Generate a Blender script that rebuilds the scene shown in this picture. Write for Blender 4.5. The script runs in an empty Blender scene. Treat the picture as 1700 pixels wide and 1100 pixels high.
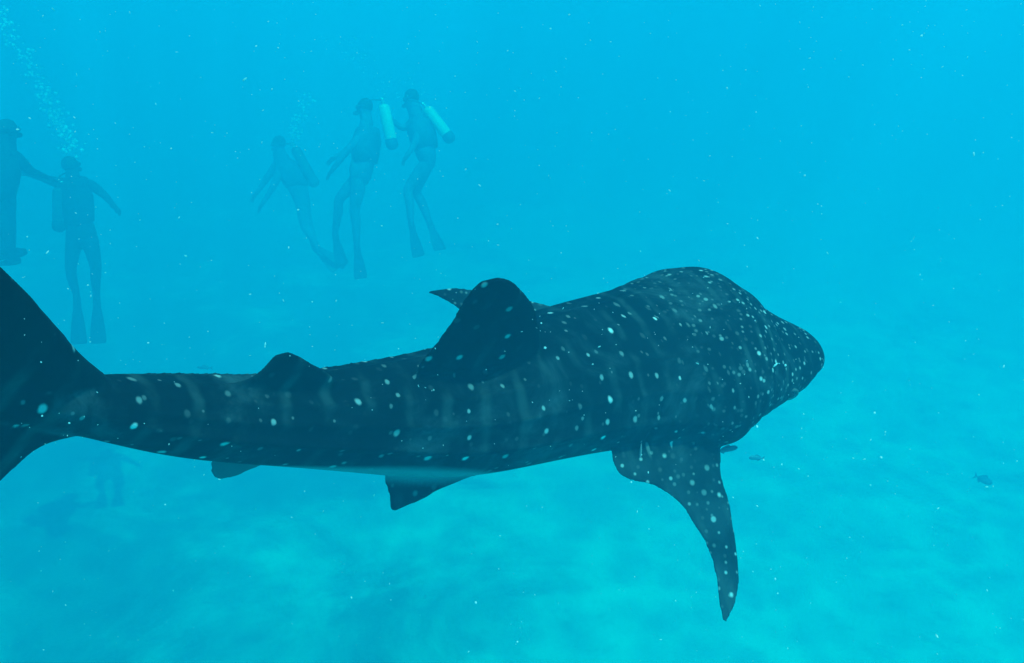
import bpy, bmesh, math, random
import numpy as np
from mathutils import Vector, Matrix, noise

random.seed(7); np.random.seed(7)
scene = bpy.context.scene
COL = scene.collection
R = math.radians

# ------------------------------------------------------------------ camera
F = 1533.0                       # focal length in pixels of a 1700 wide picture
PITCH = R(20.0)
CAM = Vector((0.0, 0.0, 6.0))    # well above the sand, two and a half under the surface
SURF_Z = 8.5
cam_data = bpy.data.cameras.new('camera')
cam_data.lens = F / 1700.0 * 36.0
cam_data.clip_start = 0.05
cam_data.clip_end = 2000
cam = bpy.data.objects.new('camera', cam_data)
COL.objects.link(cam)
cam.location = CAM
cam.rotation_euler = (math.pi / 2 - PITCH, 0, 0)
scene.camera = cam
FW = Vector((0, math.cos(PITCH), -math.sin(PITCH)))
UP = Vector((0, math.sin(PITCH), math.cos(PITCH)))
RT = Vector((1, 0, 0))

def P(px, py, D):
    """A point of the place from how it is seen in the photograph and its depth in metres."""
    return CAM + FW * D + RT * ((px - 850) / F * D) + UP * ((550 - py) / F * D)

# ------------------------------------------------------------------ light
SUN_EL, SUN_AZ = R(66), R(150)   # azimuth from +Y towards +X
world = bpy.data.worlds.new('World')
scene.world = world
world.use_nodes = True
wn = world.node_tree.nodes; wl = world.node_tree.links
bg = wn['Background']
sky = wn.new('ShaderNodeTexSky')
sky.sky_type = 'NISHITA'
sky.sun_disc = False
sky.sun_elevation = SUN_EL
sky.sun_rotation = SUN_AZ
wl.new(sky.outputs[0], bg.inputs[0])
bg.inputs[1].default_value = 0.10
sun_data = bpy.data.lights.new('sun', 'SUN')
sun_data.energy = 5.0
sun_data.angle = R(0.5)
sun_data.color = (1.0, 0.96, 0.9)
sun = bpy.data.objects.new('sun', sun_data)
COL.objects.link(sun)
sdir = Vector((math.sin(SUN_AZ) * math.cos(SUN_EL), math.cos(SUN_AZ) * math.cos(SUN_EL), math.sin(SUN_EL)))
sun.rotation_euler = sdir.to_track_quat('Z', 'Y').to_euler()
sun.location = (0, 0, 30)

scene.view_settings.view_transform = 'Standard'
scene.view_settings.look = 'None'
scene.view_settings.gamma = 1.0
scene.view_settings.use_curve_mapping = False
scene.view_settings.exposure = 1.2
scene.render.engine = 'CYCLES'
cy = scene.cycles
cy.use_denoising = True
cy.max_bounces = 6
cy.diffuse_bounces = 3
cy.volume_bounces = 2
cy.transparent_max_bounces = 12
cy.sample_clamp_indirect = 6

# ------------------------------------------------------------------ helpers
def tag(o, label=None, cat=None, group=None, kind=None):
    if label: o['label'] = label
    if cat: o['category'] = cat
    if group: o['group'] = group
    if kind: o['kind'] = kind
    return o

def link_mesh(name, me, mat=None, parent=None):
    o = bpy.data.objects.new(name, me)
    COL.objects.link(o)
    if mat: me.materials.clear(); me.materials.append(mat)
    if parent: o.parent = parent
    return o

def empty(name, loc):
    o = bpy.data.objects.new(name, None)
    o.empty_display_size = 0.1
    COL.objects.link(o)
    o.location = loc
    return o

def smooth(me):
    me.polygons.foreach_set('use_smooth', [True] * len(me.polygons))

def mesh_np(name, verts, faces, sm=True):
    me = bpy.data.meshes.new(name)
    me.from_pydata([tuple(v) for v in verts], [], [tuple(f) for f in faces])
    me.update()
    if sm: smooth(me)
    return me

def baked(o):
    """The evaluated mesh of an object with modifiers, as plain data."""
    dg = bpy.context.evaluated_depsgraph_get()
    dg.update()
    ev = o.evaluated_get(dg)
    me = bpy.data.meshes.new_from_object(ev)
    return me

class NT:
    def __init__(s, name):
        s.m = bpy.data.materials.new(name); s.m.use_nodes = True
        s.n = s.m.node_tree.nodes; s.l = s.m.node_tree.links
        s.b = s.n['Principled BSDF']; s.out = s.n['Material Output']
    def add(s, t, **k):
        x = s.n.new(t)
        for a, v in k.items(): setattr(x, a, v)
        return x
    def put(s, sock, v):
        if hasattr(v, 'links') or isinstance(v, bpy.types.NodeSocket): s.l.new(v, sock)
        else: sock.default_value = v
    def math(s, op, a, b=None, c=None, clamp=False):
        x = s.add('ShaderNodeMath', operation=op, use_clamp=clamp)
        s.put(x.inputs[0], a)
        if b is not None: s.put(x.inputs[1], b)
        if c is not None: s.put(x.inputs[2], c)
        return x.outputs[0]
    def vec(s, op, a, b=None):
        x = s.add('ShaderNodeVectorMath', operation=op)
        s.put(x.inputs[0], a)
        if b is not None: s.put(x.inputs[1], b)
        return x.outputs['Value'] if op in ('LENGTH', 'DOT_PRODUCT', 'DISTANCE') else x.outputs[0]
    def noise(s, vec, scale, detail=4, rough=0.55, dist=0.0):
        x = s.add('ShaderNodeTexNoise')
        if vec is not None: s.l.new(vec, x.inputs['Vector'])
        x.inputs['Scale'].default_value = scale; x.inputs['Detail'].default_value = detail
        x.inputs['Roughness'].default_value = rough; x.inputs['Distortion'].default_value = dist
        return x.outputs['Fac']
    def ramp(s, f, lo, hi, a=0.0, b=1.0):
        x = s.add('ShaderNodeMapRange', interpolation_type='SMOOTHSTEP')
        s.put(x.inputs[0], f); s.put(x.inputs[1], lo); s.put(x.inputs[2], hi)
        x.inputs[3].default_value = a; x.inputs[4].default_value = b
        return x.outputs[0]
    def mix(s, f, a, b):
        x = s.add('ShaderNodeMix', data_type='RGBA')
        s.put(x.inputs[0], f)
        for i, v in ((6, a), (7, b)):
            if isinstance(v, tuple): x.inputs[i].default_value = (*v, 1) if len(v) == 3 else v
            else: s.l.new(v, x.inputs[i])
        return x.outputs[2]
    def attr(s, name):
        return s.add('ShaderNodeAttribute', attribute_name=name)
    def bump(s, h, strength, dist):
        x = s.add('ShaderNodeBump'); x.inputs['Strength'].default_value = strength
        x.inputs['Distance'].default_value = dist
        s.l.new(h, x.inputs['Height']); s.l.new(x.outputs[0], s.b.inputs['Normal'])

def simple_mat(name, col, rough=0.5, metal=0.0, var=0.15, scale=12, spec=0.4):
    t = NT(name)
    g = t.add('ShaderNodeTexCoord').outputs['Object']
    f = t.noise(g, scale, 4)
    c2 = tuple(min(1, c * (1 + var * 2)) for c in col); c1 = tuple(c * (1 - var) for c in col)
    t.l.new(t.mix(t.ramp(f, .3, .7), c1, c2), t.b.inputs['Base Color'])
    t.b.inputs['Roughness'].default_value = rough
    t.b.inputs['Metallic'].default_value = metal
    t.b.inputs['Specular IOR Level'].default_value = spec
    t.bump(f, .2, .01)
    return t.m

# ------------------------------------------------------------------ the sea: water, surface, sand
HAZE_SCATTER = (0.006, 0.180, 0.292)
HAZE_ABSORB = (0.0, 0.78, 0.925)
HAZE_DENSITY = 0.36
hz = NT('sea_water')
hz.n.remove(hz.b)
pv = hz.add('ShaderNodeVolumePrincipled')
pv.inputs['Color'].default_value = (*HAZE_SCATTER, 1)
pv.inputs['Absorption Color'].default_value = (*HAZE_ABSORB, 1)
pv.inputs['Density'].default_value = HAZE_DENSITY
pv.inputs['Anisotropy'].default_value = 0.1
hz.l.new(pv.outputs[0], hz.out.inputs['Volume'])
bmh = bmesh.new()
bmesh.ops.create_cube(bmh, size=1.0)
meh = bpy.data.meshes.new('haze'); bmh.to_mesh(meh); bmh.free()
haze = link_mesh('haze', meh, hz.m)
haze.scale = (150, 150, SURF_Z + 0.25 + 4.0)
haze.location = (0, 45, (SURF_Z + 0.25 - 4.0) / 2)
tag(haze, 'clear tropical blue water filling the whole picture', kind='stuff')

# rippled water surface high above the camera: lets the daylight in, its loose caustic web painted into the transparent colour
SHADE_SHIFT = (40.0, -20.0, 5.0)
ws = NT('water_surface')
ws.n.remove(ws.b)
tc = ws.add('ShaderNodeTexCoord').outputs['Object']
warp = ws.add('ShaderNodeTexNoise'); warp.inputs['Scale'].default_value = 0.9; warp.inputs['Detail'].default_value = 2
ws.l.new(tc, warp.inputs['Vector'])
wv = ws.vec('ADD', tc, ws.vec('MULTIPLY', warp.outputs['Color'], (1.1, 1.1, 0)))
vo = ws.add('ShaderNodeTexVoronoi', feature='SMOOTH_F1'); vo.inputs['Scale'].default_value = 1.7
vo.inputs['Smoothness'].default_value = 0.35
ws.l.new(wv, vo.inputs['Vector'])
web = ws.ramp(vo.outputs['Distance'], 0.22, 0.78)
broad = ws.ramp(ws.noise(tc, 0.75, 2), 0.40, 0.60, 0.66, 1.0)
broad = ws.math('MULTIPLY', broad, ws.ramp(ws.noise(ws.vec('ADD', tc, SHADE_SHIFT), 0.06, 1), 0.38, 0.58, 0.6, 1.0))  # slow dimming painted into the sheet to shade parts of the sea
amt = ws.math('MULTIPLY', ws.math('MULTIPLY_ADD', web, 0.38, 0.60), broad)
tr = ws.add('ShaderNodeBsdfTransparent')
ws.l.new(ws.mix(amt, (0.0, 0.0, 0.0), (0.9, 1.0, 1.0)), tr.inputs[0])
ws.l.new(tr.outputs[0], ws.out.inputs['Surface'])
N = 60
vs, fs = [], []
for j in range(N + 1):
    for i in range(N + 1):
        x = -74 + 148 * i / N; y = -29 + 148 * j / N
        vs.append((x, y, SURF_Z + 0.08 * noise.noise(Vector((x * .3, y * .3, 0)))))
for j in range(N):
    for i in range(N):
        a = j * (N + 1) + i
        fs.append((a, a + 1, a + N + 2, a + N + 1))
tag(link_mesh('water_surface', mesh_np('water_surface', vs, fs), ws.m), 'rippled sea surface above the camera', kind='structure')

# sand
def sand_z(x, y):
    v = Vector((x * .11, y * .11, 3.1))
    z = 0.55 * noise.noise(v) + 0.16 * noise.noise(v * 3.7) + 0.05 * noise.noise(v * 13)
    return z - 2.1
NX = 420
us = np.linspace(-1, 1, NX + 1)
xs = np.sign(us) * (np.abs(us) ** 1.9) * 74
ys = (np.linspace(0, 1, NX + 1) ** 1.9) * 117 + 1.0
ys = np.concatenate([np.linspace(-28, 0.9, 30), ys])
vs = [(x, y, sand_z(x, y)) for y in ys for x in xs]
nx = len(xs)
fs = [(j * nx + i, j * nx + i + 1, (j + 1) * nx + i + 1, (j + 1) * nx + i) for j in range(len(ys) - 1) for i in range(nx - 1)]
sm = NT('sand')
tc = sm.add('ShaderNodeTexCoord').outputs['Object']
n1 = sm.noise(tc, 0.35, 6, 0.6, 0.6); n2 = sm.noise(tc, 2.2, 6, 0.65); n3 = sm.noise(tc, 24, 4, 0.7)
sx = sm.add('ShaderNodeSeparateXYZ'); sm.l.new(tc, sx.inputs[0])
dark = sm.ramp(sm.math('ADD', n1, sm.ramp(sx.outputs[0], -7, 4, .15, -.12)), 0.40, 0.68)
col = sm.mix(dark, (0.84, 0.86, 0.68), (0.26, 0.32, 0.28))
col = sm.mix(sm.math('MULTIPLY', sm.ramp(n2, 0.52, 0.72), 0.3), col, (0.16, 0.20, 0.17))
col = sm.mix(sm.math('MULTIPLY', sm.ramp(n3, 0.45, 0.75), 0.4), col, (0.68, 0.66, 0.54))
sm.l.new(col, sm.b.inputs['Base Color']); sm.b.inputs['Roughness'].default_value = 0.95
sm.b.inputs['Specular IOR Level'].default_value = 0.1
wave = sm.add('ShaderNodeTexWave'); wave.inputs['Scale'].default_value = 1.3; wave.inputs['Distortion'].default_value = 7
wave.inputs['Detail'].default_value = 3
sm.l.new(tc, wave.inputs['Vector'])
sm.bump(sm.math('ADD', sm.math('MULTIPLY', wave.outputs['Fac'], 0.15), n2), 0.35, 0.05)
tag(link_mesh('seabed', mesh_np('seabed', vs, fs), sm.m), 'pale sandy seabed with darker algae patches', kind='structure')

# ------------------------------------------------------------------ whale shark
# stations: px, top, bottom (outline of the body alone), edge of the dark skin, depth, width/height ratio, bank
ST = [
 (-60, 655, 668, None, 1.84, 0.70, 24),
 (20, 640, 700, None, 1.96, 0.80, 24),
 (100, 626, 716, None, 2.10, 0.95, 24),
 (180, 622, 735, None, 2.25, 0.98, 24),
 (250, 622, 752, None, 2.37, 0.95, 24),
 (350, 624, 766, None, 2.54, 0.92, 24),
 (450, 625, 773, 772, 2.72, 0.90, 24),
 (560, 613, 780, 774, 2.92, 0.90, 23),
 (650, 597, 789, 773, 3.08, 0.92, 22),
 (730, 580, 793, 776, 3.22, 0.95, 21),
 (800, 556, 788, 782, 3.34, 1.00, 20),
 (900, 515, 768, None, 3.52, 1.10, 20),
 (1000, 489, 748, None, 3.68, 1.22, 21),
 (1080, 458, 740, None, 3.80, 1.38, 23),
 (1141, 444, 742, None, 3.88, 1.50, 25),
 (1199, 458, 741, None, 3.95, 1.58, 27),
 (1213, 466, 732, None, 3.965, 1.60, 27),
 (1250, 496, 705, None, 4.01, 1.62, 28),
 (1286, 522, 678, None, 4.055, 1.62, 29),
 (1310, 534, 662, None, 4.085, 1.62, 30),
 (1337, 548, 644, None, 4.115, 1.6, 30),
 (1352, 560, 628, None, 4.13, 1.55, 30),
 (1361, 574, 615, None, 4.14, 1.5, 30),
]
NS, NR = 260, 144
NEAR = 0.66                      # a young animal, close to the camera
A = np.array([[v if v is not None else np.nan for v in r] for r in ST], float)
A[:, 4] *= NEAR
A[:, 6] = np.interp(A[:, 0], [-60, 700, 1000, 1200, 1364], [32, 31, 28, 27, 29])   # it banks towards the camera
K = NEAR / 0.84
dark_m = ~np.isnan(A[:, 3])

def spline(x, y, q):
    """monotone cubic (Fritsch-Carlson) interpolation"""
    h = np.diff(x); d = np.diff(y) / h
    m = np.zeros_like(y)
    m[1:-1] = np.where(d[1:] * d[:-1] > 0, (h[1:] + h[:-1]) / ((2 * h[1:] + h[:-1]) / 3 / np.where(d[1:] == 0, 1, d[1:]) * 1 + (h[1:] + 2 * h[:-1]) / 3 / np.where(d[:-1] == 0, 1, d[:-1])), 0)
    m[0], m[-1] = d[0], d[-1]
    k = np.clip(np.searchsorted(x, q) - 1, 0, len(h) - 1)
    t = (q - x[k]) / h[k]
    return ((2*t**3-3*t**2+1)*y[k] + (t**3-2*t**2+t)*h[k]*m[k] + (-2*t**3+3*t**2)*y[k+1] + (t**3-t**2)*h[k]*m[k+1])

CAMn = np.array(CAM); FWn = np.array(FW); UPn = np.array(UP); RTn = np.array(RT)
def proj(v):
    d = v - CAMn
    D = d @ FWn
    return 850 + (d @ RTn) / D * F, 550 - (d @ UPn) / D * F, D
def Pn(px, py, D):
    px = np.asarray(px, float)[..., None]; py = np.asarray(py, float)[..., None]; D = np.asarray(D, float)[..., None]
    return CAMn + FWn * D + RTn * ((px - 850) / F * D) + UPn * ((550 - py) / F * D)

q = np.concatenate([np.linspace(A[0, 0], 1240, NS - 60), np.linspace(1240, A[-1, 0], 61)[1:]])
NS = len(q)
qD = spline(A[:, 0], A[:, 4], q); qr = spline(A[:, 0], A[:, 5], q); qroll = np.radians(spline(A[:, 0], A[:, 6], q))
qtop = spline(A[:, 0], A[:, 1], q); qbot = spline(A[:, 0], A[:, 2], q)
th = np.linspace(0, 2 * np.pi, NR, endpoint=False)
def sgnpow(v, p): return np.sign(v) * np.abs(v) ** p
ex = 2 / 2.15
ct, stn = sgnpow(np.cos(th), ex), sgnpow(np.sin(th), ex)
cyp = (qtop + qbot) / 2
half = (qbot - qtop) / 2
b = half * qD / F * 0.8
def smooth1(a, k=5):
    p = np.pad(a, k, mode='edge'); return np.convolve(p, np.ones(2*k+1)/(2*k+1), 'valid')
def frames(cyp):
    C = Pn(q, cyp, qD)
    T = np.gradient(C, axis=0); T /= np.linalg.norm(T, axis=1)[:, None]
    for c in range(3): T[:, c] = smooth1(T[:, c], 8)
    T /= np.linalg.norm(T, axis=1)[:, None]
    z = np.array([0, 0, 1.0])
    U0 = z - T * (T @ z)[:, None]; U0 /= np.linalg.norm(U0, axis=1)[:, None]
    R0 = np.cross(T, U0)                       # the shark's right side
    c, s = np.cos(qroll)[:, None], np.sin(qroll)[:, None]
    U = U0 * c + R0 * s
    Rr = R0 * c - U0 * s
    return C, T, U, Rr
def surf(C, U, Rr, b):
    a = b * qr
    return C[:, None, :] + Rr[:, None, :] * (a[:, None] * ct[None, :])[..., None] + U[:, None, :] * (b[:, None] * stn[None, :])[..., None]
qn = 22
close = np.ones(NS); ee = np.linspace(0, 1, qn); close[-qn:] = np.sqrt(np.maximum(1 - ee ** 2, 1e-5))
cols = np.arange(-60, 1366)
ctop = np.interp(cols, A[:, 0], A[:, 1]); cbot = np.interp(cols, A[:, 0], A[:, 2])
ctop = smooth1(spline(A[:, 0], A[:, 1], np.clip(cols, A[0, 0], A[-1, 0])), 2)
cbot = smooth1(spline(A[:, 0], A[:, 2], np.clip(cols, A[0, 0], A[-1, 0])), 2)
hp = half.copy()
for it in range(60):
    C, T, U, Rr = frames(cyp)
    b = hp * qD / F * 0.8 * close
    V = surf(C, U, Rr, b)
    x, y, _ = proj(V.reshape(-1, 3))
    st_i = np.repeat(np.arange(NS), NR)
    xi = np.round(x).astype(int) + 60
    rt, rb = np.full(NS, np.nan), np.full(NS, np.nan)
    for arr, tgt, sgn in ((rt, ctop, 1), (rb, cbot, -1)):
        o_ = np.argsort(sgn * y, kind='stable')
        keep = (xi[o_] >= 0) & (xi[o_] < len(cols)); o_ = o_[keep]
        best = {}
        xo = xi[o_]
        u_, first = np.unique(xo, return_index=True)
        vi = o_[first]
        acc, cnt = np.zeros(NS), np.zeros(NS)
        res = tgt[u_] - y[vi]
        np.add.at(acc, st_i[vi], res); np.add.at(cnt, st_i[vi], 1)
        g_ = cnt > 0
        arr[:] = np.interp(np.arange(NS), np.arange(NS)[g_], (acc / np.maximum(cnt, 1))[g_])
    rt = smooth1(np.clip(rt, -12, 12), 4); rb = smooth1(np.clip(rb, -12, 12), 4)
    cyp = cyp + 0.25 * (rt + rb)
    hp = np.maximum(hp + 0.25 * (rb - rt), 6)
    if it % 10 == 9: cyp = smooth1(cyp, 2); hp = smooth1(hp, 2)
tail_w = np.clip((1080 - q) / 80, 0, 1)             # iron the fit out behind the head
hp = hp + (smooth1(smooth1(hp, 7), 7) - hp) * tail_w
cyp = cyp + (smooth1(smooth1(cyp, 7), 7) - cyp) * tail_w
b = hp * qD / F * 0.8 * close
C, T, U, Rr = frames(cyp)
a = b * qr
S = np.concatenate([[0], np.cumsum(np.linalg.norm(np.diff(C, axis=0), axis=1))])
SL = S[-1]
# relief: ridges along the back and flanks, gill slits, mouth groove
V = np.zeros((NS, NR, 3))
thd = np.degrees(th)
def i_at(px): return int(np.argmin(np.abs(q - px)))
def angd(a0, b0): return (a0 - b0 + 180) % 360 - 180
ridge_amt = np.interp(q, [150, 300, 900, 1080, 1160], [0.3, 1, 1, .6, 0])
gill = np.zeros((NS, NR))
s_gill = [np.interp(p, q, S) for p in (1010, 1035, 1060, 1085, 1110)]
side = np.minimum(np.abs(angd(thd, 0)), np.abs(angd(thd, 180)))
for sg in s_gill:
    gill += np.exp(-((S[:, None] - sg - 0.0009 * K * side[None, :]) / (0.0075 * K)) ** 2) * (np.clip((38 - side) / 8, 0, 1))[None, :]
rel = np.zeros((NS, NR))
for c0, w, h in ((90, 4, .010), (63, 3, .010), (117, 3, .010), (38, 3, .014), (142, 3, .014), (12, 3.5, .017), (168, 3.5, .017)):
    rel += h * np.exp(-(angd(thd, c0) / w) ** 2)[None, :] * ridge_amt[:, None]
rel -= 0.017 * gill
rel *= K
mouth = np.exp(-(angd(np.abs(angd(thd, 270)), 0) / 1) ** 2)
s_m = SL - 0.05 + 0.0 * S
for i in range(NS):
    d = (S[i] - SL) / K + 0.10
    if d > -0.02:                                   # mouth line runs round the front under the upper lip
        rel[i] -= K * 0.010 * np.exp(-((np.abs(angd(thd, 270)) - (84 - 10 * max(d, 0) / .1)) / 4) ** 2)
nz = np.zeros((NS, NR))
for i in range(NS):
    for j in range(0, NR):
        pass
Cdir = Rr[:, None, :] * (ct[None, :] / np.maximum(qr[:, None], .5))[..., None] + U[:, None, :] * stn[None, :, None]
Cdir /= np.linalg.norm(Cdir, axis=2)[..., None]
V = surf(C, U, Rr, b) + Cdir * rel[..., None]
verts = V.reshape(-1, 3).tolist()
faces = []
for i in range(NS - 1):
    for j in range(NR):
        j2 = (j + 1) % NR
        faces.append((i * NR + j, (i + 1) * NR + j, (i + 1) * NR + j2, i * NR + j2))
verts.append(tuple(C[0] - T[0] * 0.01)); k0 = len(verts) - 1
verts.append(tuple(C[-1] + T[-1] * 0.004)); k1 = len(verts) - 1
for j in range(NR):
    faces.append((k0, j, (j + 1) % NR)); faces.append((k1, (NS - 1) * NR + (j + 1) % NR, (NS - 1) * NR + j))

# fins: pairs of (leading, trailing) points in the plane of the fin
def plane_pt(px, py, origin, n):
    d = FWn + RTn * ((px - 850) / F) + UPn * ((550 - py) / F)
    t = np.dot(origin - CAMn, n) / np.dot(d, n)
    return CAMn + d * t
def resample(pts, n):
    pts = np.array(pts, float)
    # chord-length catmull-rom
    L = np.concatenate([[0], np.cumsum(np.linalg.norm(np.diff(pts, axis=0), axis=1))]); L /= L[-1]
    t = np.linspace(0, 1, n)
    M = np.zeros_like(pts); M[1:-1] = (pts[2:] - pts[:-2]) / (L[2:] - L[:-2])[:, None]
    M[0] = (pts[1] - pts[0]) / (L[1] - L[0]); M[-1] = (pts[-1] - pts[-2]) / (L[-1] - L[-2])
    k = np.clip(np.searchsorted(L, t, side='right') - 1, 0, len(L) - 2); h = (L[k + 1] - L[k])[:, None]; u = (t[:, None] - L[k][:, None]) / h
    return (2*u**3-3*u**2+1)*pts[k] + (u**3-2*u**2+u)*h*M[k] + (-2*u**3+3*u**2)*pts[k+1] + (u**3-u**2)*h*M[k+1]
def fin(lead, trail, thick, n=46, m=17, bend=None, tmin=0.011):
    thick = (thick[0] * K, thick[1] * K); tmin *= K
    L = resample(lead, n); Tt = resample(trail, n)
    nrm = np.cross(L[n // 3] - L[0], Tt[0] - L[0]); nrm /= np.linalg.norm(nrm)
    base = len(verts)
    for i in range(n):
        ch = Tt[i] - L[i]; cl = np.linalg.norm(ch)
        tk = thick[0] + (thick[1] - thick[0]) * i / (n - 1)
        off = nrm * (K * bend(i / (n - 1)) if bend else 0)
        ring = []
        for k in range(m):
            f = k / (m - 1)
            w = max(tmin, tk * 2.6 * (math.sqrt(f + 1e-4) - f) * 1.0) if 0 < f < 1 else tmin * .6
            ring.append((L[i] + ch * f + off, w / 2))
        for p_, w in ring: verts.append(tuple(p_ + nrm * w))
        for p_, w in reversed(ring): verts.append(tuple(p_ - nrm * w))
    mm = 2 * m
    for i in range(n - 1):
        for k in range(mm):
            k2 = (k + 1) % mm
            faces.append((base + i * mm + k, base + i * mm + k2, base + (i + 1) * mm + k2, base + (i + 1) * mm + k))
    faces.append(tuple(base + k for k in reversed(range(mm))))
    faces.append(tuple(base + (n - 1) * mm + k for k in range(mm)))

def midfin(i, lead, trail, thick, follow=False, **kw):
    o, n = C[i], Rr[i]
    if follow:                                     # the fin follows the bend of the back
        def on(x, y):
            k = i_at(x)
            for _ in range(6):
                p = plane_pt(x, y, C[k], Rr[k]); k = int(np.argmin(((C - p) ** 2).sum(1)))
            return p
        return fin([on(x, y) for x, y in lead], [on(x, y) for x, y in trail], thick, **kw)
    fin([plane_pt(x, y, o, n) for x, y in lead], [plane_pt(x, y, o, n) for x, y in trail], thick, **kw)

# first dorsal
midfin(i_at(800), [(905, 640), (898, 560), (889, 512), (870, 484), (850, 466), (830, 460.5)],
       [(680, 640), (694, 606), (722, 571), (750, 532), (772, 494), (797, 468), (816, 461)], (0.075, 0.03), follow=True)
# second dorsal
midfin(i_at(480), [(610, 690), (580, 650), (548, 619), (515, 600), (494, 588), (480, 583.5)],
       [(440, 690), (400, 648), (383, 637), (412, 627), (437, 610), (452, 592), (466, 584.5)], (0.05, 0.022), follow=True)
# anal fin
o, n = C[i_at(400)], Rr[i_at(400)]
midfin(i_at(420), [(500, 745), (455, 765), (420, 777), (395, 788), (368, 796)],
       [(355, 745), (350, 765), (348, 780), (354, 792), (364, 796)], (0.03, 0.012))
# caudal fin: upper and lower lobe
iC = i_at(60)
midfin(iC, [(230, 672), (180, 624), (140, 590), (100, 545), (50, 487), (0, 437), (-60, 378), (-130, 305), (-200, 240), (-250, 196)],
       [(60, 700), (-40, 690), (-110, 640), (-128, 590), (-150, 540), (-180, 460), (-205, 380), (-232, 300), (-250, 240), (-258, 200)], (0.085, 0.02), n=70, m=25)
midfin(iC, [(190, 690), (120, 722), (80, 732), (50, 750), (20, 778), (0, 797), (-30, 830), (-62, 868)],
       [(-30, 630), (-100, 640), (-110, 668), (-104, 720), (-92, 770), (-82, 820), (-74, 850), (-70, 870)], (0.07, 0.018), n=50, m=21)
# right pectoral: comes out of the flank towards the camera and droops
iP = i_at(1080)
out = Rr[iP] * math.cos(R(28)) - U[iP] * math.sin(R(28))
nP = np.cross(T[iP], out); nP /= np.linalg.norm(nP)
oP = C[iP] + Rr[iP] * a[iP] * 0.85 - U[iP] * b[iP] * 0.25
def pp(x, y): return plane_pt(x, y, oP, nP)
leadR = [(1185, 690), (1196, 750), (1197, 790), (1208, 835), (1215, 890), (1219, 940), (1214, 985), (1204, 1012), (1190, 1034)]
trailR = [(1030, 700), (1014, 752), (1022, 782), (1045, 798), (1085, 808), (1125, 838), (1146, 872), (1164, 905), (1176, 950), (1180, 1000), (1183, 1032)]
fin([pp(*v) for v in leadR], [pp(*v) for v in trailR], (0.07, 0.018), n=60, m=21, bend=lambda t: -0.05 * t * t)
print('PEC len', np.linalg.norm(pp(1100, 745) - pp(1188, 1032)), 'depth tip', proj(pp(1188, 1032))[2], 'root', proj(pp(1100, 745))[2])
# left pectoral: far side, swept back behind the body
leadL = [np.array(P(x, y, d * NEAR)) for x, y, d in [(1060, 560, 4.15), (960, 522, 4.12), (880, 498, 4.08), (800, 483, 4.02), (760, 477, 3.98), (728, 479, 3.94), (710, 483, 3.92)]]
trailL = [np.array(P(x, y, d * NEAR)) for x, y, d in [(920, 640, 3.95), (880, 600, 3.95), (820, 555, 3.95), (775, 523, 3.95), (754, 508, 3.93), (730, 494, 3.92), (711, 486, 3.91)]]
fin(leadL, trailL, (0.06, 0.016), tmin=0.012)
# right pelvic
iV = i_at(730)
out = Rr[iV] * math.cos(R(48)) - U[iV] * math.sin(R(48))
nV = np.cross(T[iV], out); nV /= np.linalg.norm(nV)
oV = C[iV] + Rr[iV] * a[iV] * 0.45 - U[iV] * b[iV] * 0.8
def pv_(x, y): return plane_pt(x, y, oV, nV)
fin([pv_(*v) for v in [(850, 762), (800, 786), (770, 798), (735, 812), (700, 830), (675, 842), (656, 849)]],
    [pv_(*v) for v in [(650, 770), (636, 797), (641, 808), (645, 825), (646, 840), (650, 848)]], (0.035, 0.014))
# left pelvic, under the belly
fin([pv_(*v) - Rr[iV] * .30 * K - U[iV] * .02 for v in [(850, 762), (800, 786), (770, 792), (735, 798), (700, 806)]],
    [pv_(*v) - Rr[iV] * .30 * K - U[iV] * .02 for v in [(660, 770), (650, 790), (660, 800), (680, 806)]], (0.03, 0.014))

src = mesh_np('whale_shark_source', verts, faces)
bmn = bmesh.new(); bmn.from_mesh(src); bmesh.ops.recalc_face_normals(bmn, faces=bmn.faces); bmn.to_mesh(src); bmn.free()
tmp = bpy.data.objects.new('tmp', src); COL.objects.link(tmp)
md = tmp.modifiers.new('r', 'REMESH'); md.mode = 'VOXEL'; md.voxel_size = 0.0052; md.use_smooth_shade = True
m2 = tmp.modifiers.new('s', 'SMOOTH'); m2.factor = 0.5; m2.iterations = 16
skin = baked(tmp)
bpy.data.objects.remove(tmp)
skin.name = 'whale_shark'
nv = len(skin.vertices)
co = np.empty(nv * 3); skin.vertices.foreach_get('co', co); co = co.reshape(-1, 3)
idx = np.empty(nv, int)
for s0 in range(0, nv, 20000):
    blk = co[s0:s0 + 20000]
    idx[s0:s0 + 20000] = np.argmin((blk**2).sum(1)[:, None] - 2 * blk @ C.T + (C**2).sum(1)[None, :], axis=1)
d = co - C[idx]
ds = (d * T[idx]).sum(1); du = (d * U[idx]).sum(1); dr = (d * Rr[idx]).sum(1)
s_ = S[idx] + ds
theta = np.degrees(np.arctan2(du / b[idx], dr / a[idx]))          # 0 = right flank, 90 = back
rn = np.sqrt((du / np.maximum(b[idx], .03)) ** 2 + (dr / np.maximum(a[idx], .03)) ** 2)
finm = np.clip((rn - 1.04) / 0.22, 0, 1); finm = finm * finm * (3 - 2 * finm)
pxm = np.interp(s_, S, q)
nearmid = np.clip((0.05 * K - np.abs(dr)) / (0.02 * K), 0, 1) * np.clip((rn - .98) / .04, 0, 1) * (du > 0)
nearmid *= np.maximum(np.clip((575 - pxm) / 25, 0, 1) * np.clip((pxm - 380) / 15, 0, 1), np.clip((905 - pxm) / 30, 0, 1) * np.clip((pxm - 690) / 20, 0, 1))
finm = np.maximum(finm, nearmid)
finm = np.where(s_ < 0.05 * K, 1, finm)
finm = np.where(s_ > SL - 0.3 * K, 0, finm)
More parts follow.
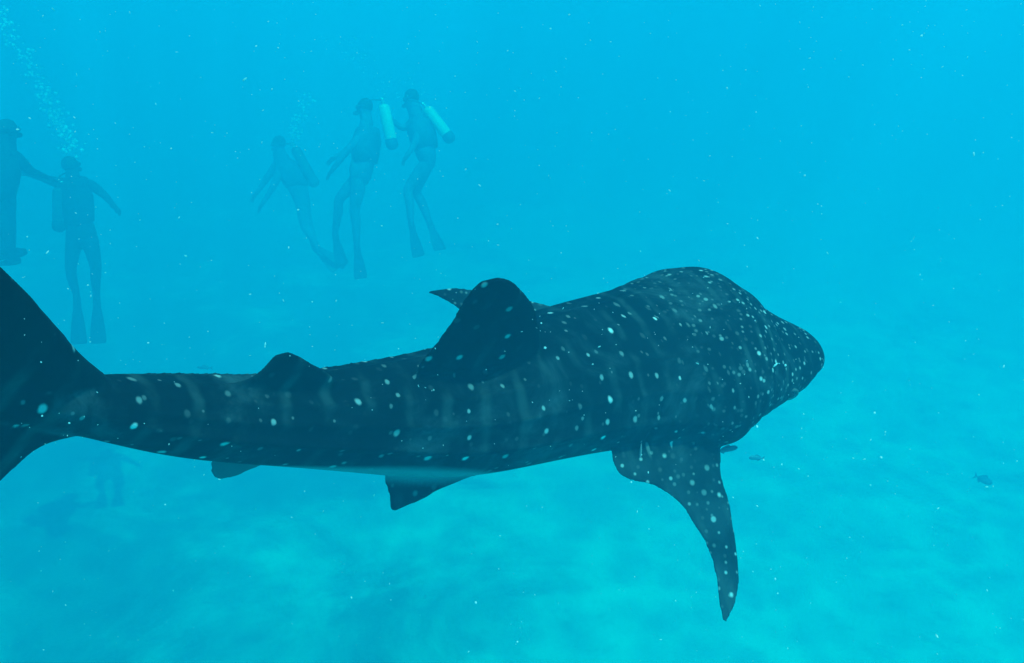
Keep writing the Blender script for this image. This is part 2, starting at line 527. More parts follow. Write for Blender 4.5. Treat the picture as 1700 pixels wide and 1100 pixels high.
# spot grid: column and row spacing shrink towards the head
sp_u = np.interp(q, [0, 400, 750, 1000, 1100, 1200, 1340], [.115, .125, .130, .105, .085, .08, .08]) * K
sp_v = np.interp(q, [0, 400, 750, 1000, 1100, 1200, 1340], [.055, .062, .075, .070, .062, .06, .06]) * K
ucum = np.concatenate([[0], np.cumsum(np.diff(S) / sp_u[1:])])
pu = ucum[idx] + ds / sp_u[idx]
pvv = np.radians(theta) * np.sqrt(a[idx] * b[idx]) / sp_v[idx]
# belly edge angle
xv, yv, _ = proj(V.reshape(-1, 3)); yv = yv.reshape(NS, NR)
j_low = np.argmax(yv, axis=1)
low = angd(thd[j_low], 0)
edge = low - 5.0
qdark = np.interp(q, A[dark_m, 0], A[dark_m, 3])
for i in range(NS):
    if 430 < q[i] < 830:
        js = [j for j in range(NR) if -100 < angd(thd[j], 0) < 0]
        js.sort(key=lambda j: -angd(thd[j], 0))
        for j in js:
            if yv[i, j] >= qdark[i]:
                edge[i] = max(low[i] - 5, angd(thd[j], 0)); break
edge = smooth1(edge, 6)
tt = theta
over = np.where(np.abs(tt) <= 90, tt, np.where(tt > 0, 180 - tt, -180 - tt))
bel = np.clip((edge[idx] + 2 - over) / 12.0, 0, 1) * (1 - finm) * np.interp(q, [150, 300, 470, 900, 1000], [.15, .5, 1, 1, .4])[idx]
print('verts', nv, 'length', SL, 'low', low[::40], 'edge', edge[::40])
def add_attr(me, name, kind, data):
    at = me.attributes.new(name, kind, 'POINT')
    at.data.foreach_set('vector' if kind == 'FLOAT_VECTOR' else 'value', np.ascontiguousarray(data, dtype=np.float32).ravel())
add_attr(skin, 'body_grid', 'FLOAT_VECTOR', np.stack([pu, pvv, np.zeros(nv)], 1))
add_attr(skin, 'fin_grid', 'FLOAT_VECTOR', np.stack([s_ / .055, np.sqrt(du**2 + dr**2) / .055, np.zeros(nv)], 1))
add_attr(skin, 'fin_mask', 'FLOAT', finm)
add_attr(skin, 'belly_mask', 'FLOAT', bel)
headm = np.clip((s_ - np.interp(1060, q, S)) / (0.35 * K), 0, 1)
add_attr(skin, 'head_mask', 'FLOAT', headm)
pxv = np.interp(s_, S, q)
add_attr(skin, 'pale_fin', 'FLOAT', ((pxv < 500) & (pxv > 300) & (theta < -30) & (theta > -150)) * finm)
# small dorsal fins carry few spots, the pectorals many
pec = np.clip((s_ - np.interp(880, q, S)) / 0.1, 0, 1)
add_attr(skin, 'pectoral_mask', 'FLOAT', pec)

sk = NT('whale_shark_skin')
obj = sk.add('ShaderNodeTexCoord').outputs['Object']
bg_ = sk.attr('body_grid').outputs['Vector']; fg_ = sk.attr('fin_grid').outputs['Vector']
fm = sk.attr('fin_mask').outputs['Fac']; bm_ = sk.attr('belly_mask').outputs['Fac']
hm = sk.attr('head_mask').outputs['Fac']; pm = sk.attr('pectoral_mask').outputs['Fac']
def spots(grid, rnd, ru, rv, soft=0.45, off=(0, 0, 0)):
    v = sk.add('ShaderNodeTexVoronoi', feature='F1', voronoi_dimensions='2D')
    v.inputs['Scale'].default_value = 1.0; v.inputs['Randomness'].default_value = rnd
    g = sk.vec('ADD', grid, off)
    sk.l.new(g, v.inputs['Vector'])
    dlt = sk.vec('SUBTRACT', g, v.outputs['Position'])
    dlt = sk.vec('MULTIPLY', dlt, (1 / ru, 1 / rv, 0))
    sep = sk.add('ShaderNodeSeparateColor'); sk.l.new(v.outputs['Color'], sep.inputs[0])
    ln = sk.vec('LENGTH', dlt)
    ln = sk.math('ADD', ln, sk.math('MULTIPLY', sk.math('SUBTRACT', sk.noise(obj, 70, 2), .5), .3))
    rad = sk.math('MULTIPLY_ADD', sep.outputs[0], 0.55, 0.6)
    f = sk.math('SUBTRACT', 1, sk.ramp(sk.math('DIVIDE', ln, rad), 1 - soft, 1 + soft))
    inten = sk.math('POWER', sk.math('MULTIPLY_ADD', sep.outputs[1], 0.85, 0.15), 2.1)
    return sk.math('MULTIPLY', f, inten)
sb = spots(bg_, 0.24, 0.064, 0.125)
sb2 = sk.math('MULTIPLY', spots(bg_, 0.9, 0.045, 0.08, off=(7.5, 3.3, 0)), 0.4)
def dots(scale, rad_, soft=.4):
    v = sk.add('ShaderNodeTexVoronoi', feature='F1'); v.inputs['Scale'].default_value = scale
    v.inputs['Randomness'].default_value = .8
    sk.l.new(obj, v.inputs['Vector'])
    sep = sk.add('ShaderNodeSeparateColor'); sk.l.new(v.outputs['Color'], sep.inputs[0])
    f = sk.math('SUBTRACT', 1, sk.ramp(sk.math('DIVIDE', v.outputs['Distance'], rad_), 1 - soft, 1 + soft))
    return sk.math('MULTIPLY', f, sk.ramp(sep.outputs[1], 0.1, 0.9, 0.1, 1.0))
sh = sk.math('MAXIMUM', dots(26, .15), sk.math('MULTIPLY', dots(46, .22), .75))
sf = sk.math('MAXIMUM', sk.math('MULTIPLY', dots(23, .17), sk.math('MULTIPLY_ADD', pm, 0.45, 0.55)), sk.math('MULTIPLY', dots(42, .20), sk.math('MULTIPLY', pm, .7)))
body_s = sk.math('MAXIMUM', sb, sb2)
body_s = sk.math('ADD', sk.math('MULTIPLY', body_s, sk.math('SUBTRACT', 1, hm)), sk.math('MULTIPLY', sk.math('MULTIPLY', sh, hm), 0.8))
allspots = sk.math('ADD', sk.math('MULTIPLY', body_s, sk.math('SUBTRACT', 1, fm)), sk.math('MULTIPLY', sf, fm))
# pale bars between the columns, broken up by noise
sepg = sk.add('ShaderNodeSeparateXYZ'); sk.l.new(bg_, sepg.inputs[0])
fu = sk.math('FRACT', sk.math('ADD', sepg.outputs[0], sk.math('MULTIPLY', sk.math('SUBTRACT', sk.noise(obj, 4, 2), .5), .5)))
bar = sk.math('SUBTRACT', 1, sk.ramp(sk.math('ABSOLUTE', sk.math('SUBTRACT', fu, .5)), 0.04, 0.20))
bar = sk.math('MULTIPLY', bar, sk.ramp(sk.noise(obj, 7, 4, .6), .42, .66))
mott = sk.math('POWER', sk.ramp(sk.noise(obj, 5.5, 7, .68, .6), .42, .76), 1.4)  # mottled skin, its pale patches partly painted sunlight dapples
fine = sk.noise(obj, 60, 5, .7)
mott = sk.math('MULTIPLY', mott, sk.math('SUBTRACT', 1, sk.math('MULTIPLY', fm, sk.math('MULTIPLY_ADD', pm, -.5, .9))))
skin_c = sk.mix(mott, (0.004, 0.007, 0.010), (0.060, 0.098, 0.105))
skin_c = sk.mix(sk.math('MULTIPLY', sk.math('MULTIPLY', pm, fm), sk.ramp(sk.noise(obj, 7, 4), .35, .65, .2, .8)), skin_c, (0.04, 0.07, 0.08))
skin_c = sk.mix(sk.math('MULTIPLY', bar, .5), skin_c, (0.07, 0.11, 0.105))
skin_c = sk.mix(sk.ramp(fine, .55, .8, 0, .35), skin_c, (0.014, 0.022, 0.026))
skin_c = sk.mix(sk.math('MULTIPLY', allspots, .95), skin_c, (0.80, 0.92, 0.86))
skin_c = sk.mix(sk.attr('pale_fin').outputs['Fac'], skin_c, (0.10, 0.14, 0.15))
skin_c = sk.mix(bm_, skin_c, (0.26, 0.32, 0.32))
sk.l.new(skin_c, sk.b.inputs['Base Color'])
sk.b.inputs['Roughness'].default_value = 0.7
sk.b.inputs['Specular IOR Level'].default_value = 0.02
sk.bump(sk.math('ADD', fine, sk.math('MULTIPLY', mott, .5)), .35, .004)

root = empty('whale_shark', tuple(C[i_at(700)]))
tag(root, 'big dark whale shark with pale spots swimming to the right', 'whale shark')
off = Vector(root.location)
skin.transform(Matrix.Translation(-off))
body = link_mesh('body', skin, sk.m, root)
smooth(skin)
# eyes, low on the sides of the head
eye_m = simple_mat('eye_black', (0.01, 0.012, 0.015), rough=.15)
rim_m = simple_mat('eye_ring', (0.10, 0.12, 0.12), rough=.6)
for sgn in (1, -1):
    i = i_at(1268)
    ta = R(6)
    c = C[i] + (Rr[i] * a[i] * sgn * math.cos(ta) + U[i] * b[i] * math.sin(ta)) - Rr[i] * sgn * .012 * K
    for nm, r_, mt_ in (('eye', .022, eye_m),):
        bme = bmesh.new(); bmesh.ops.create_uvsphere(bme, u_segments=20, v_segments=12, radius=r_ * K)
        me = bpy.data.meshes.new(nm); bme.to_mesh(me); bme.free(); smooth(me)
        oe = link_mesh(nm, me, mt_, root); oe.location = Vector(c) - off
        rg = bmesh.new()
        for k in range(24):
            for l in range(8):
                A1, A2 = 2 * math.pi * k / 24, 2 * math.pi * l / 8
                rg.verts.new((K * (.024 + .006 * math.cos(A2)) * math.cos(A1), K * (.024 + .006 * math.cos(A2)) * math.sin(A1), K * .006 * math.sin(A2)))
        rg.verts.ensure_lookup_table()
        for k in range(24):
            for l in range(8):
                rg.faces.new([rg.verts[k*8+l], rg.verts[((k+1)%24)*8+l], rg.verts[((k+1)%24)*8+(l+1)%8], rg.verts[k*8+(l+1)%8]])
        me = bpy.data.meshes.new('eyelid'); rg.to_mesh(me); rg.free(); smooth(me)
        orr = link_mesh('eyelid', me, rim_m, oe)
        orr.rotation_euler = Vector(Rr[i] * sgn).to_track_quat('Z', 'Y').to_euler()
        orr.location = Vector(Rr[i] * sgn * .006)

# ------------------------------------------------------------------ divers
suit_m = simple_mat('wetsuit_neoprene', (0.07, 0.15, 0.23), rough=.75, scale=20)  # suit, vest and fin colours lightened to stand in for haze
skin_m = simple_mat('wetsuit_hazed', (0.08, 0.16, 0.24), rough=.75, scale=20)  # also lightened in place of thicker haze
vest_m = simple_mat('vest_nylon', (0.05, 0.10, 0.16), rough=.6)
fin_m = simple_mat('fin_rubber', (0.05, 0.10, 0.16), rough=.5)
tankY = simple_mat('tank_paint_yellow', (0.60, 0.66, 0.52), rough=.35, var=.03)
tankG = simple_mat('tank_paint_grey', (0.07, 0.08, 0.09), rough=.4)
metal = simple_mat('valve_metal', (0.6, 0.6, 0.58), rough=.3, metal=.8)
glassm = simple_mat('mask_lens', (0.08, 0.12, 0.14), rough=.1)
hair_m = simple_mat('dark_hair', (0.04, 0.035, 0.03), rough=.8)

KIT = (vest_m, fin_m)
DARK = simple_mat('wetsuit_black', (0.012, 0.02, 0.03), rough=.75, scale=20)
DARKKIT = (DARK, DARK)
def skin_body(joints, edges, rad, rootname, origin, mat, parent):
    names = list(joints)
    me = bpy.data.meshes.new('body')
    me.from_pydata([tuple(Vector(joints[k]) - origin) for k in names], [(names.index(x_), names.index(y_)) for x_, y_ in edges], [])
    o = bpy.data.objects.new('tmpb', me); COL.objects.link(o)
    sm_ = o.modifiers.new('k', 'SKIN'); sm_.use_smooth_shade = True
    ss = o.modifiers.new('u', 'SUBSURF'); ss.levels = 2; ss.render_levels = 2
    if not me.skin_vertices:
        bm2 = bmesh.new(); bm2.from_mesh(me); bm2.verts.layers.skin.verify(); bm2.to_mesh(me); bm2.free()
    for k, v in zip(names, me.skin_vertices[0].data):
        r_ = rad[k]; v.radius = (r_, r_) if not isinstance(r_, tuple) else r_
        v.use_root = (k == rootname)
    mb = baked(o)
    bpy.data.objects.remove(o)
    smooth(mb)
    return link_mesh('body', mb, mat, parent)

def capsule(p0, p1, r0, r1, seg=16, dome=5):
    """closed round-ended tube from p0 to p1"""
    p0, p1 = Vector(p0), Vector(p1); d = (p1 - p0); L = d.length; z = d.normalized()
    x = z.orthogonal().normalized(); y = z.cross(x)
    rings = []
    for k in range(dome): 
        f = (k + .4) / dome * math.pi / 2; rings.append((-math.cos(f) * r0 * .8, r0 * math.sin(f)))
    rings += [(0, r0), (L, r1)]
    for k in reversed(range(dome)):
        f = (k + .4) / dome * math.pi / 2; rings.append((L + math.cos(f) * r1 * .8, r1 * math.sin(f)))
    v, f_ = [], []
    for h, r_ in rings:
        for s in range(seg):
            a_ = 2 * math.pi * s / seg
            v.append(p0 + z * h + x * r_ * math.cos(a_) + y * r_ * math.sin(a_))
    for i in range(len(rings) - 1):
        for s in range(seg): f_.append((i*seg+s, i*seg+(s+1)%seg, (i+1)*seg+(s+1)%seg, (i+1)*seg+s))
    f_.append(tuple(reversed(range(seg)))); f_.append(tuple((len(rings)-1)*seg+s for s in range(seg)))
    return v, f_
def join_parts(name, parts, mat, parent):
    v, f_ = [], []
    for a_, b_ in parts:
        k = len(v); v += a_; f_ += [tuple(i + k for i in q_) for q_ in b_]
    return link_mesh(name, mesh_np(name, v, f_), mat, parent)
def tube(pts, r_, seg=8):
    pts = [Vector(p) for p in pts]; v, f_ = [], []
    for i, p_ in enumerate(pts):
        z = (pts[min(i+1, len(pts)-1)] - pts[max(i-1, 0)]).normalized(); x = z.orthogonal().normalized(); y = z.cross(x)
        for s in range(seg):
            a_ = 2*math.pi*s/seg; v.append(p_ + x*r_*math.cos(a_) + y*r_*math.sin(a_))
    for i in range(len(pts)-1):
        for s in range(seg): f_.append((i*seg+s, i*seg+(s+1)%seg, (i+1)*seg+(s+1)%seg, (i+1)*seg+s))
    f_.append(tuple(reversed(range(seg)))); f_.append(tuple((len(pts)-1)*seg+s for s in range(seg)))
    return v, f_
def flipper(ankle, tip, wide, org):
    """foot pocket and flaring ribbed blade from ankle to tip"""
    a_, t_ = Vector(ankle) - org, Vector(tip) - org
    z = (t_ - a_).normalized(); w = Vector(wide); w = (w - z * w.dot(z)).normalized(); n_ = z.cross(w)
    L = (t_ - a_).length
    prof = [(-.04, .035, .045), (.06, .05, .055), (.18, .055, .045), (.30, .06, .022), (.5, .085, .012), (.75, .105, .009), (.95, .115, .007), (1.0, .10, .005)]
    v, f_ = [], []
    for fr, hw, ht in prof:
        for s in range(16):
            an = 2*math.pi*s/16
            cx, cz = math.cos(an), math.sin(an)
            rib = 1.0 + (0.9 if fr > .25 and abs(abs(cx) - 1) < .02 else 0)
            v.append(a_ + z * fr * L + w * hw * cx + n_ * (ht * cz * rib + .03 * fr * fr))
    for i in range(len(prof)-1):
        for s in range(16): f_.append((i*16+s, i*16+(s+1)%16, (i+1)*16+(s+1)%16, (i+1)*16+s))
    f_.append(tuple(reversed(range(16)))); f_.append(tuple((len(prof)-1)*16+s for s in range(16)))
    return v, f_

def diver(J, D, label, face, tank, tank_mat, group='divers in the hazy distance', fintips=None, wide=(1, .3, 0), suit=None, kit=None):
    vest_m, fin_m = kit or KIT
    """J: joints as (px, py, extra depth). face: unit direction the chest looks to. tank: (top, bottom) or None"""
    W = {k: P(v[0], v[1], D + (v[2] if len(v) > 2 else 0)) for k, v in J.items()}
    org = W['pelvis'].copy()
    spine = (W['neck'] - W['pelvis']).normalized()
    W['chest'] = W['neck'] - spine * .24 + (W['chest'] - W['neck'].lerp(W['pelvis'], .4)) * .3
    W['head'] = W['neck'] + (W['head'] - W['neck']).normalized() * .155
    r0 = empty('person', org)
    tag(r0, label, 'diver', group)
    fc = Vector(face).normalized()
    joints = dict(pelvis=W['pelvis'], belly=W['pelvis'].lerp(W['chest'], .45), chest=W['chest'], neck=W['neck'],
                  skull=W['head'] , crown=W['head'] + (W['head'] - W['neck']).normalized() * .085,
                  chin=W['head'] + fc * .045 - (W['head'] - W['neck']).normalized() * .05)
    rad = dict(pelvis=(.20, .16), belly=(.18, .15), chest=(.22, .17), neck=.10, skull=.115, crown=.085, chin=.06)
    E = [('pelvis', 'belly'), ('belly', 'chest'), ('chest', 'neck'), ('neck', 'skull'), ('skull', 'crown'), ('skull', 'chin')]
    for s in 'lr':
        joints['sh' + s] = W['sh' + s]; joints['el' + s] = W['el' + s]; joints['wr' + s] = W['wr' + s]
        joints['hip' + s] = W['hip' + s]; joints['kn' + s] = W['kn' + s]; joints['an' + s] = W['an' + s]
        rad['sh' + s] = .10; rad['el' + s] = .06; rad['wr' + s] = .038
        rad['hip' + s] = .14; rad['kn' + s] = .082; rad['an' + s] = .052
        E += [('chest', 'sh' + s), ('sh' + s, 'el' + s), ('el' + s, 'wr' + s), ('pelvis', 'hip' + s), ('hip' + s, 'kn' + s), ('kn' + s, 'an' + s)]
        # calf bulge, foot
        joints['cf' + s] = W['kn' + s].lerp(W['an' + s], .35) - fc * .02; rad['cf' + s] = .08
        E.remove(('kn' + s, 'an' + s)); E += [('kn' + s, 'cf' + s), ('cf' + s, 'an' + s)]
        tip = P(*fintips[s]) if fintips else None
        if tip is not None:
            dz = (tip - W['an' + s]).normalized()
            joints['ft' + s] = W['an' + s] + dz * .13; rad['ft' + s] = .035; E.append(('an' + s, 'ft' + s))
        # hand: palm, four fingers and a thumb
        dh = (W['wr' + s] - W['el' + s]).normalized(); sd = dh.cross(fc)
        sd = sd.normalized() if sd.length > .1 else Vector((0, 0, 1)); dn = dh.cross(sd)
        joints['pm' + s] = W['wr' + s] + dh * .06; rad['pm' + s] = (.036, .022); E.append(('wr' + s, 'pm' + s))
        for k, (o_, l_) in enumerate(((-.033, .062), (-.011, .078), (.011, .074), (.033, .056))):
            a1 = 'f%d%s' % (k, s); a2 = 'g%d%s' % (k, s)
            joints[a1] = joints['pm' + s] + dh * .045 + sd * o_; joints[a2] = joints[a1] + dh * l_ + dn * .02 + sd * o_ * .2
            rad[a1] = .0095; rad[a2] = .0075; E += [('pm' + s, a1), (a1, a2)]
        joints['t1' + s] = joints['wr' + s] + dh * .05 - sd * .045; joints['t2' + s] = joints['t1' + s] + dh * .045 - sd * .012
        rad['t1' + s] = .011; rad['t2' + s] = .009; E += [('wr' + s, 't1' + s), ('t1' + s, 't2' + s)]
    skin_body(joints, E, rad, 'pelvis', org, suit or suit_m, r0)
    up_ = (W['neck'] - W['pelvis']).normalized(); sdv = up_.cross(fc).normalized()
    # mask, hair, regulator
    hd = W['head'] - org
    v, f_ = capsule(hd + fc * .075 - sdv * .055 + up_ * .02, hd + fc * .075 + sdv * .055 + up_ * .02, .042, .042, 12, 4)
    mk = join_parts('mask', [(v, f_)], glassm, r0)
    v, f_ = tube([hd + up_ * .02 + (fc * math.cos(t_) + sdv * math.sin(t_)) * .118 for t_ in np.linspace(.5, 2 * math.pi - .5, 16)], .012)
    join_parts('strap', [(v, f_)], fin_m, mk)
    hb = bmesh.new(); bmesh.ops.create_icosphere(hb, subdivisions=3, radius=.118)
    for w_ in hb.verts:
        w_.co = w_.co * (1 + .08 * noise.noise(w_.co * 25)); 
    me = bpy.data.meshes.new('hair'); hb.to_mesh(me); hb.free(); smooth(me)
    ho = link_mesh('hair', me, hair_m, r0); ho.location = hd + up_ * .045 - fc * .03
    rg = capsule(hd + fc * .10 - up_ * .055, hd + fc * .15 - up_ * .06, .035, .03, 12, 3)
    rgo = join_parts('regulator', [rg], fin_m, r0)
    # tank, vest
    if tank:
        t0, t1 = P(*tank[0]) - org, P(*tank[1]) - org
        dz = (t0 - t1).normalized()
        tk = join_parts('air_tank', [capsule(t1, t0, .09, .09, 20, 6)], tank_mat, r0)
        join_parts('valve', [capsule(t0 + dz * .07, t0 + dz * .15, .028, .028, 10, 3),
                             tube([t0 + dz * .13 - sdv * .07, t0 + dz * .13 + sdv * .07], .018)], metal, tk)
        join_parts('boot', [capsule(t1 - dz * .04, t1 + dz * .02, .096, .096, 20, 4)], fin_m, tk)
        mid = t0 + dz * .13
        hp = [mid.lerp(hd + fc * .12 - up_ * .05, f0) + (sdv * .16 + up_ * .04) * math.sin(f0 * math.pi) for f0 in np.linspace(0, 1, 12)]
        join_parts('hose', [tube(hp, .011)], fin_m, rgo)
    # vest: wraps the chest
    vv, ff = [], []
    cen = [W['pelvis'].lerp(W['chest'], f0) - org for f0 in (.25, .5, .8, 1.1)]
    sc = [(.22, .19), (.245, .215), (.26, .225), (.20, .18)]
    for c_, (aa, bb) in zip(cen, sc):
        for s in range(24):
            an = 2 * math.pi * s / 24
            rr_ = 1 + .04 * math.sin(an * 5)
            vv.append(c_ + sdv * aa * math.cos(an) * rr_ + fc * bb * math.sin(an) * rr_)
    for i in range(3):
        for s in range(24): ff.append((i*24+s, i*24+(s+1)%24, (i+1)*24+(s+1)%24, (i+1)*24+s))
    ff.append(tuple(reversed(range(24)))); ff.append(tuple(72+s for s in range(24)))
    join_parts('buoyancy_vest', [(vv, ff)], vest_m, r0)
    if fintips:
        for s in 'lr':
            join_parts('swim_fin', [flipper(W['an' + s], P(*fintips[s]), wide, org)], fin_m, r0)
    return r0

DA = 13.6
diver(dict(pelvis=(136, 392), chest=(126, 322), neck=(121, 294), head=(119, 275), shl=(102, 305, -.05), ell=(74, 296, -.1), wrl=(50, 290, -.1),
           shr=(148, 304, .05), elr=(172, 322, 0), wrr=(190, 342, -.05), hipl=(123, 402), knl=(117, 444, -.05), anl=(127, 488, 0),
           hipr=(150, 402), knr=(160, 444, -.05), anr=(160, 488, .05)),
      DA, 'diver hanging upright with fins together, arm linked to the diver at the left edge', (.35, .9, 0),
      ((98, 318, DA - .1), (98, 372, DA - .1)), tankG, fintips=dict(l=(132, 571, DA), r=(164, 570, DA + .05)), wide=(1, .2, 0), suit=DARK, kit=DARKKIT)
DB = 11.6
diver(dict(pelvis=(-4, 352), chest=(2, 276), neck=(10, 238), head=(16, 214), shl=(-20, 262, .05), ell=(-45, 300, .1), wrl=(-30, 345, .1),
           shr=(26, 258, 0), elr=(50, 284, .1), wrr=(74, 292, .25), hipl=(-14, 360), knl=(-2, 418, -.2), anl=(38, 418, .1),
           hipr=(10, 362), knr=(14, 420, -.1), anr=(28, 432, .3)),
      DB, 'darkest diver half out of the picture at its left edge', (.6, .8, 0),
      ((-28, 250, DB - .15), (-34, 330, DB - .15)), tankG, fintips=dict(l=(-40, 440, DB + .5), r=(-50, 446, DB + .7)), wide=(.2, 1, .2), suit=DARK, kit=DARKKIT)
DC = 16.5
diver(dict(pelvis=(500, 322), chest=(474, 278), neck=(466, 254), head=(462, 236), shl=(462, 270, .15), ell=(440, 300, .1), wrl=(425, 322, 0),
           shr=(470, 274, -.15), elr=(452, 312, -.2), wrr=(436, 338, -.2), hipl=(502, 330, .1), knl=(512, 372, .1), anl=(522, 412, .1),
           hipr=(500, 330, -.1), knr=(506, 378, -.1), anr=(528, 412, -.1)),
      DC, 'faintest diver, leftmost of the central three, with arms reaching forward', (-1, .2, -.2),
      ((492, 250, DC), (520, 300, DC)), tankG, fintips=dict(l=(560, 448, DC), r=(574, 440, DC)), wide=(.6, .7, .4))
DD = 14.4
diver(dict(pelvis=(604, 288), chest=(614, 228), neck=(608, 196), head=(602, 174), shl=(607, 214, .16), ell=(580, 246, .1), wrl=(556, 262, 0),
           shr=(610, 218, -.16), elr=(576, 250, -.2), wrr=(552, 282, -.2), hipl=(594, 298, .1), knl=(562, 330, .1), anl=(556, 386, .3),
           hipr=(596, 300, -.1), knr=(588, 352, -.1), anr=(592, 404, -.1)),
      DD, 'diver facing left with an upright bright yellow tank on the back', (-1, .15, -.1),
      ((638, 180, DD - .1), (650, 236, DD - .1)), tankY, fintips=dict(l=(566, 440, DD + .4), r=(598, 462, DD)), wide=(.8, .6, 0), suit=skin_m)
DE = 14.7
diver(dict(pelvis=(712, 262), chest=(700, 206), neck=(688, 180), head=(680, 160), shl=(694, 200, .15), ell=(668, 214, .1), wrl=(648, 196, 0),
           shr=(698, 204, -.15), elr=(690, 236, -.2), wrr=(676, 258, -.25), hipl=(708, 270, .1), knl=(690, 318, .1), anl=(712, 366, .1),
           hipr=(708, 272, -.1), knr=(676, 314, -.1), anr=(682, 368, -.1)),
      DE, 'rightmost diver, leaning forward, pale yellow tank slanting down the back', (-1, .1, -.35),
      ((712, 184, DE - .1), (744, 226, DE - .1)), tankY, fintips=dict(l=(730, 416, DE), r=(694, 426, DE)), wide=(.8, .6, 0))

# bubble plumes above the divers
bub_m = NT('air_bubble')
tlb = bub_m.add('ShaderNodeBsdfTranslucent'); tlb.inputs[0].default_value = (.9, .95, .95, 1)
mxb = bub_m.add('ShaderNodeMixShader'); mxb.inputs[0].default_value = .5
bub_m.b.inputs['Base Color'].default_value = (.9, .95, .95, 1); bub_m.b.inputs['Roughness'].default_value = .15
bub_m.l.new(bub_m.b.outputs[0], mxb.inputs[1]); bub_m.l.new(tlb.outputs[0], mxb.inputs[2]); bub_m.l.new(mxb.outputs[0], bub_m.out.inputs['Surface'])
def sphere_cloud(name, items, mat, sub=1, stretch=None):
    ib = bmesh.new(); bmesh.ops.create_icosphere(ib, subdivisions=sub, radius=1)
    bv = np.array([v_.co[:] for v_ in ib.verts]); bf = np.array([[v_.index for v_ in f_.verts] for f_ in ib.faces]); ib.free()
    V_, F_ = [], []
    for i, (p_, r_, st) in enumerate(items):
        M = np.array(Matrix.Rotation(random.uniform(0, 6.28), 3, Vector((random.uniform(-1, 1), random.uniform(-1, 1), random.uniform(-1, 1))).normalized()))
        v_ = (bv * np.array([1, st, random.uniform(.7, 1)])) @ M.T * r_ + np.array(p_)
        V_.append(v_); F_.append(bf + i * len(bv))
    V_ = np.concatenate(V_); F_ = np.concatenate(F_)
    return link_mesh(name, mesh_np(name, V_, F_), mat)
def plume(points, n, spread, D, label, rr=(.008, .032)):
    it = []
    for _ in range(n):
        f0 = random.random() * (len(points) - 1); k = int(f0); f1 = f0 - k
        x = points[k][0] * (1 - f1) + points[k + 1][0] * f1; y = points[k][1] * (1 - f1) + points[k + 1][1] * f1
        it.append((P(x + random.gauss(0, spread), y + random.gauss(0, spread * .6), D + random.gauss(0, .25)), random.uniform(*rr), random.uniform(.5, 1)))
    o_ = sphere_cloud('bubbles', it, bub_m.m, 2)
    tag(o_, label, 'bubbles', kind='stuff')
plume([(120, 250), (104, 215), (85, 180), (60, 130), (20, 60), (-10, 10)], 260, 9, DA, 'loose plume of air bubbles rising above the two divers at the left')
plume([(489, 232), (484, 215), (500, 190), (520, 150)], 70, 6, DC, 'small pale burst of bubbles above the leftmost central diver')
plume([(690, 150), (640, 140), (600, 100), (560, 60)], 70, 14, DD + .3, 'thin bubble trail over the two divers with yellow tanks', (.004, .014))

# ------------------------------------------------------------------ small fish
fish_d = simple_mat('fish_dark_scales', (0.12, 0.20, 0.26), rough=.4)  # scale colour lightened to fade the fish as haze would
fish_p = simple_mat('fish_pale_scales', (0.22, 0.28, 0.28), rough=.4)
def fish(name, p, L, yaw, mat, label, cat, tilt=0, slim=.16):
    r0 = empty(name, p); tag(r0, label, cat)
    r0.rotation_euler = (0, tilt, yaw)
    v, f_ = [], []
    n = 22; seg = 14
    for i in range(n):
        t_ = i / (n - 1)
        h = slim * L * (math.sin(math.pi * min(1, t_ ** .65)) ** .8) * (1 - .1 * t_) + .004 * L + (.022 * L if t_ > .5 else 0)
        for s in range(seg):
            an = 2 * math.pi * s / seg
            v.append((L * (.5 - t_ * .86), .5 * h * math.cos(an), h * math.sin(an) * (1 if math.sin(an) > 0 else .85)))
    for i in range(n - 1):
        for s in range(seg): f_.append((i*seg+s, i*seg+(s+1)%seg, (i+1)*seg+(s+1)%seg, (i+1)*seg+s))
    f_.append(tuple(reversed(range(seg)))); f_.append(tuple((n-1)*seg+s for s in range(seg)))
    link_mesh('body', mesh_np('body', v, f_), mat, r0)
    def plate(nm, pts, th_=.008):
        k = len(pts); vv = [(x*L, -th_*L/2, z*L) for x, z in pts] + [(x*L, th_*L/2, z*L) for x, z in pts]
        ff = [tuple(range(k)), tuple(reversed(range(k, 2*k)))] + [(i_, (i_+1)%k, (i_+1)%k+k, i_+k) for i_ in range(k)]
        ff = [tuple(reversed(q_)) for q_ in ff]
        return link_mesh(nm, mesh_np(nm, vv, ff, False), mat, r0)
    plate('tail_fin', [(-.34, .02), (-.42, .09), (-.52, .16), (-.46, .02), (-.46, -.02), (-.52, -.16), (-.42, -.09), (-.34, -.02)])
    plate('dorsal_fin', [(.18, slim*.86), (.10, slim + .07), (-.05, slim + .05), (-.24, slim*.55 + .02), (-.24, slim*.4), (0, slim*.7)])
    plate('anal_fin', [(-.05, -slim*.7), (-.12, -slim - .04), (-.25, -slim*.5 - .02), (-.24, -slim*.35)])
    pf = plate('pectoral_fin', [(.16, -.02), (.06, -.09), (-.02, -.10), (.04, -.03)])
    pf.location = (0, -.5 * slim * L * .9, 0); pf.rotation_euler = (R(25), 0, 0)
    e_ = bmesh.new(); bmesh.ops.create_uvsphere(e_, u_segments=8, v_segments=6, radius=.018 * L)
    me = bpy.data.meshes.new('eye'); e_.to_mesh(me); e_.free()
    for sg in (-1, 1):
        oe = link_mesh('eye', me, eye_m, r0); oe.location = (.39 * L, sg * .5 * slim * L * .72, .03 * L)
    return r0
fish('small_fish', P(1256, 760, 6.2), .115, R(-170), fish_d, 'small dark fish just ahead of the long right pectoral fin', 'fish', tilt=R(-8))
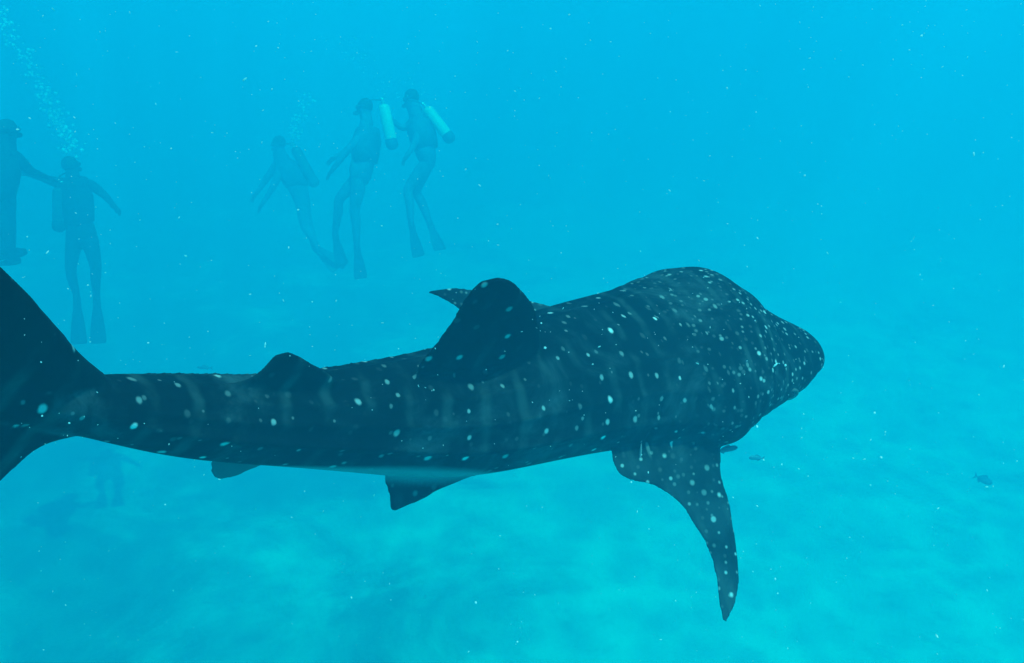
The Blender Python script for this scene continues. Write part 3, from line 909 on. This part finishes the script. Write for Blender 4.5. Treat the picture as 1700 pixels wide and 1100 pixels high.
fish('small_fish', P(1632, 796, 9.3), .25, R(10), fish_d, 'dark fish low over the sand near the right edge', 'fish', tilt=R(28))
fish('small_fish', P(340, 610, 10.5), .19, R(175), fish_d, 'tiny slim fish beyond the back of the tail, left of the second dorsal fin', 'fish', slim=.1)
fish('remora', P(1206, 746, 2.62), .075, R(20), fish_d, 'tiny dark suckerfish tucked at the front root of the pectoral fin', 'fish', slim=.12)
fish('remora', P(1064, 746, 2.15), .04, R(-100), fish_p, 'tiny pale suckerfish over the base of the pectoral fin', 'fish', tilt=R(70), slim=.13)

# ------------------------------------------------------------------ drifting specks near the camera
spk = NT('drifting_speck')
def glow_through(t, c):
    tl = t.add('ShaderNodeBsdfTranslucent'); tl.inputs[0].default_value = c
    mx = t.add('ShaderNodeMixShader'); mx.inputs[0].default_value = .55
    t.b.inputs['Base Color'].default_value = c; t.b.inputs['Roughness'].default_value = .25
    t.l.new(t.b.outputs[0], mx.inputs[1]); t.l.new(tl.outputs[0], mx.inputs[2]); t.l.new(mx.outputs[0], t.out.inputs['Surface'])
glow_through(spk, (.66, 1, .97, 1))
items = []
for _ in range(1500):
    D = math.exp(random.uniform(math.log(.5), math.log(3.6)))
    x, y = random.uniform(-60, 1760), random.uniform(-40, 1140)
    r_px = random.choice((.55, .65, .75, .9, 1.1)) if random.random() < .94 else random.uniform(1.2, 1.9)
    if x < 1000 and y > 750 and random.random() < .5: continue
    items.append((P(x, y, D), r_px * D / F, random.choice((.6, .8, 1, 1, 2.2, 3))))
for x, y, r_ in ((905, 577, 2.6), (1304, 606, 2.4), (1257, 708, 2.2), (773, 281, 2.1), (1530, 59, 2.3), (1207, 146, 1.8), (1336, 291, 1.8), (246, 569, 1.9), (495, 348, 1.8),
                 (1452, 685, 1.9), (1287, 961, 2), (826, 372, 1.6), (1048, 800, 1.6), (790, 1000, 2), (945, 24, 1.6), (70, 690, 1.8), (115, 702, 2.0)):
    items.append((P(x, y, .9), r_ * .9 / F, 1.3))
tag(sphere_cloud('drifting_specks', items, spk.m, 1), 'bright specks of plankton drifting in the water', kind='stuff')
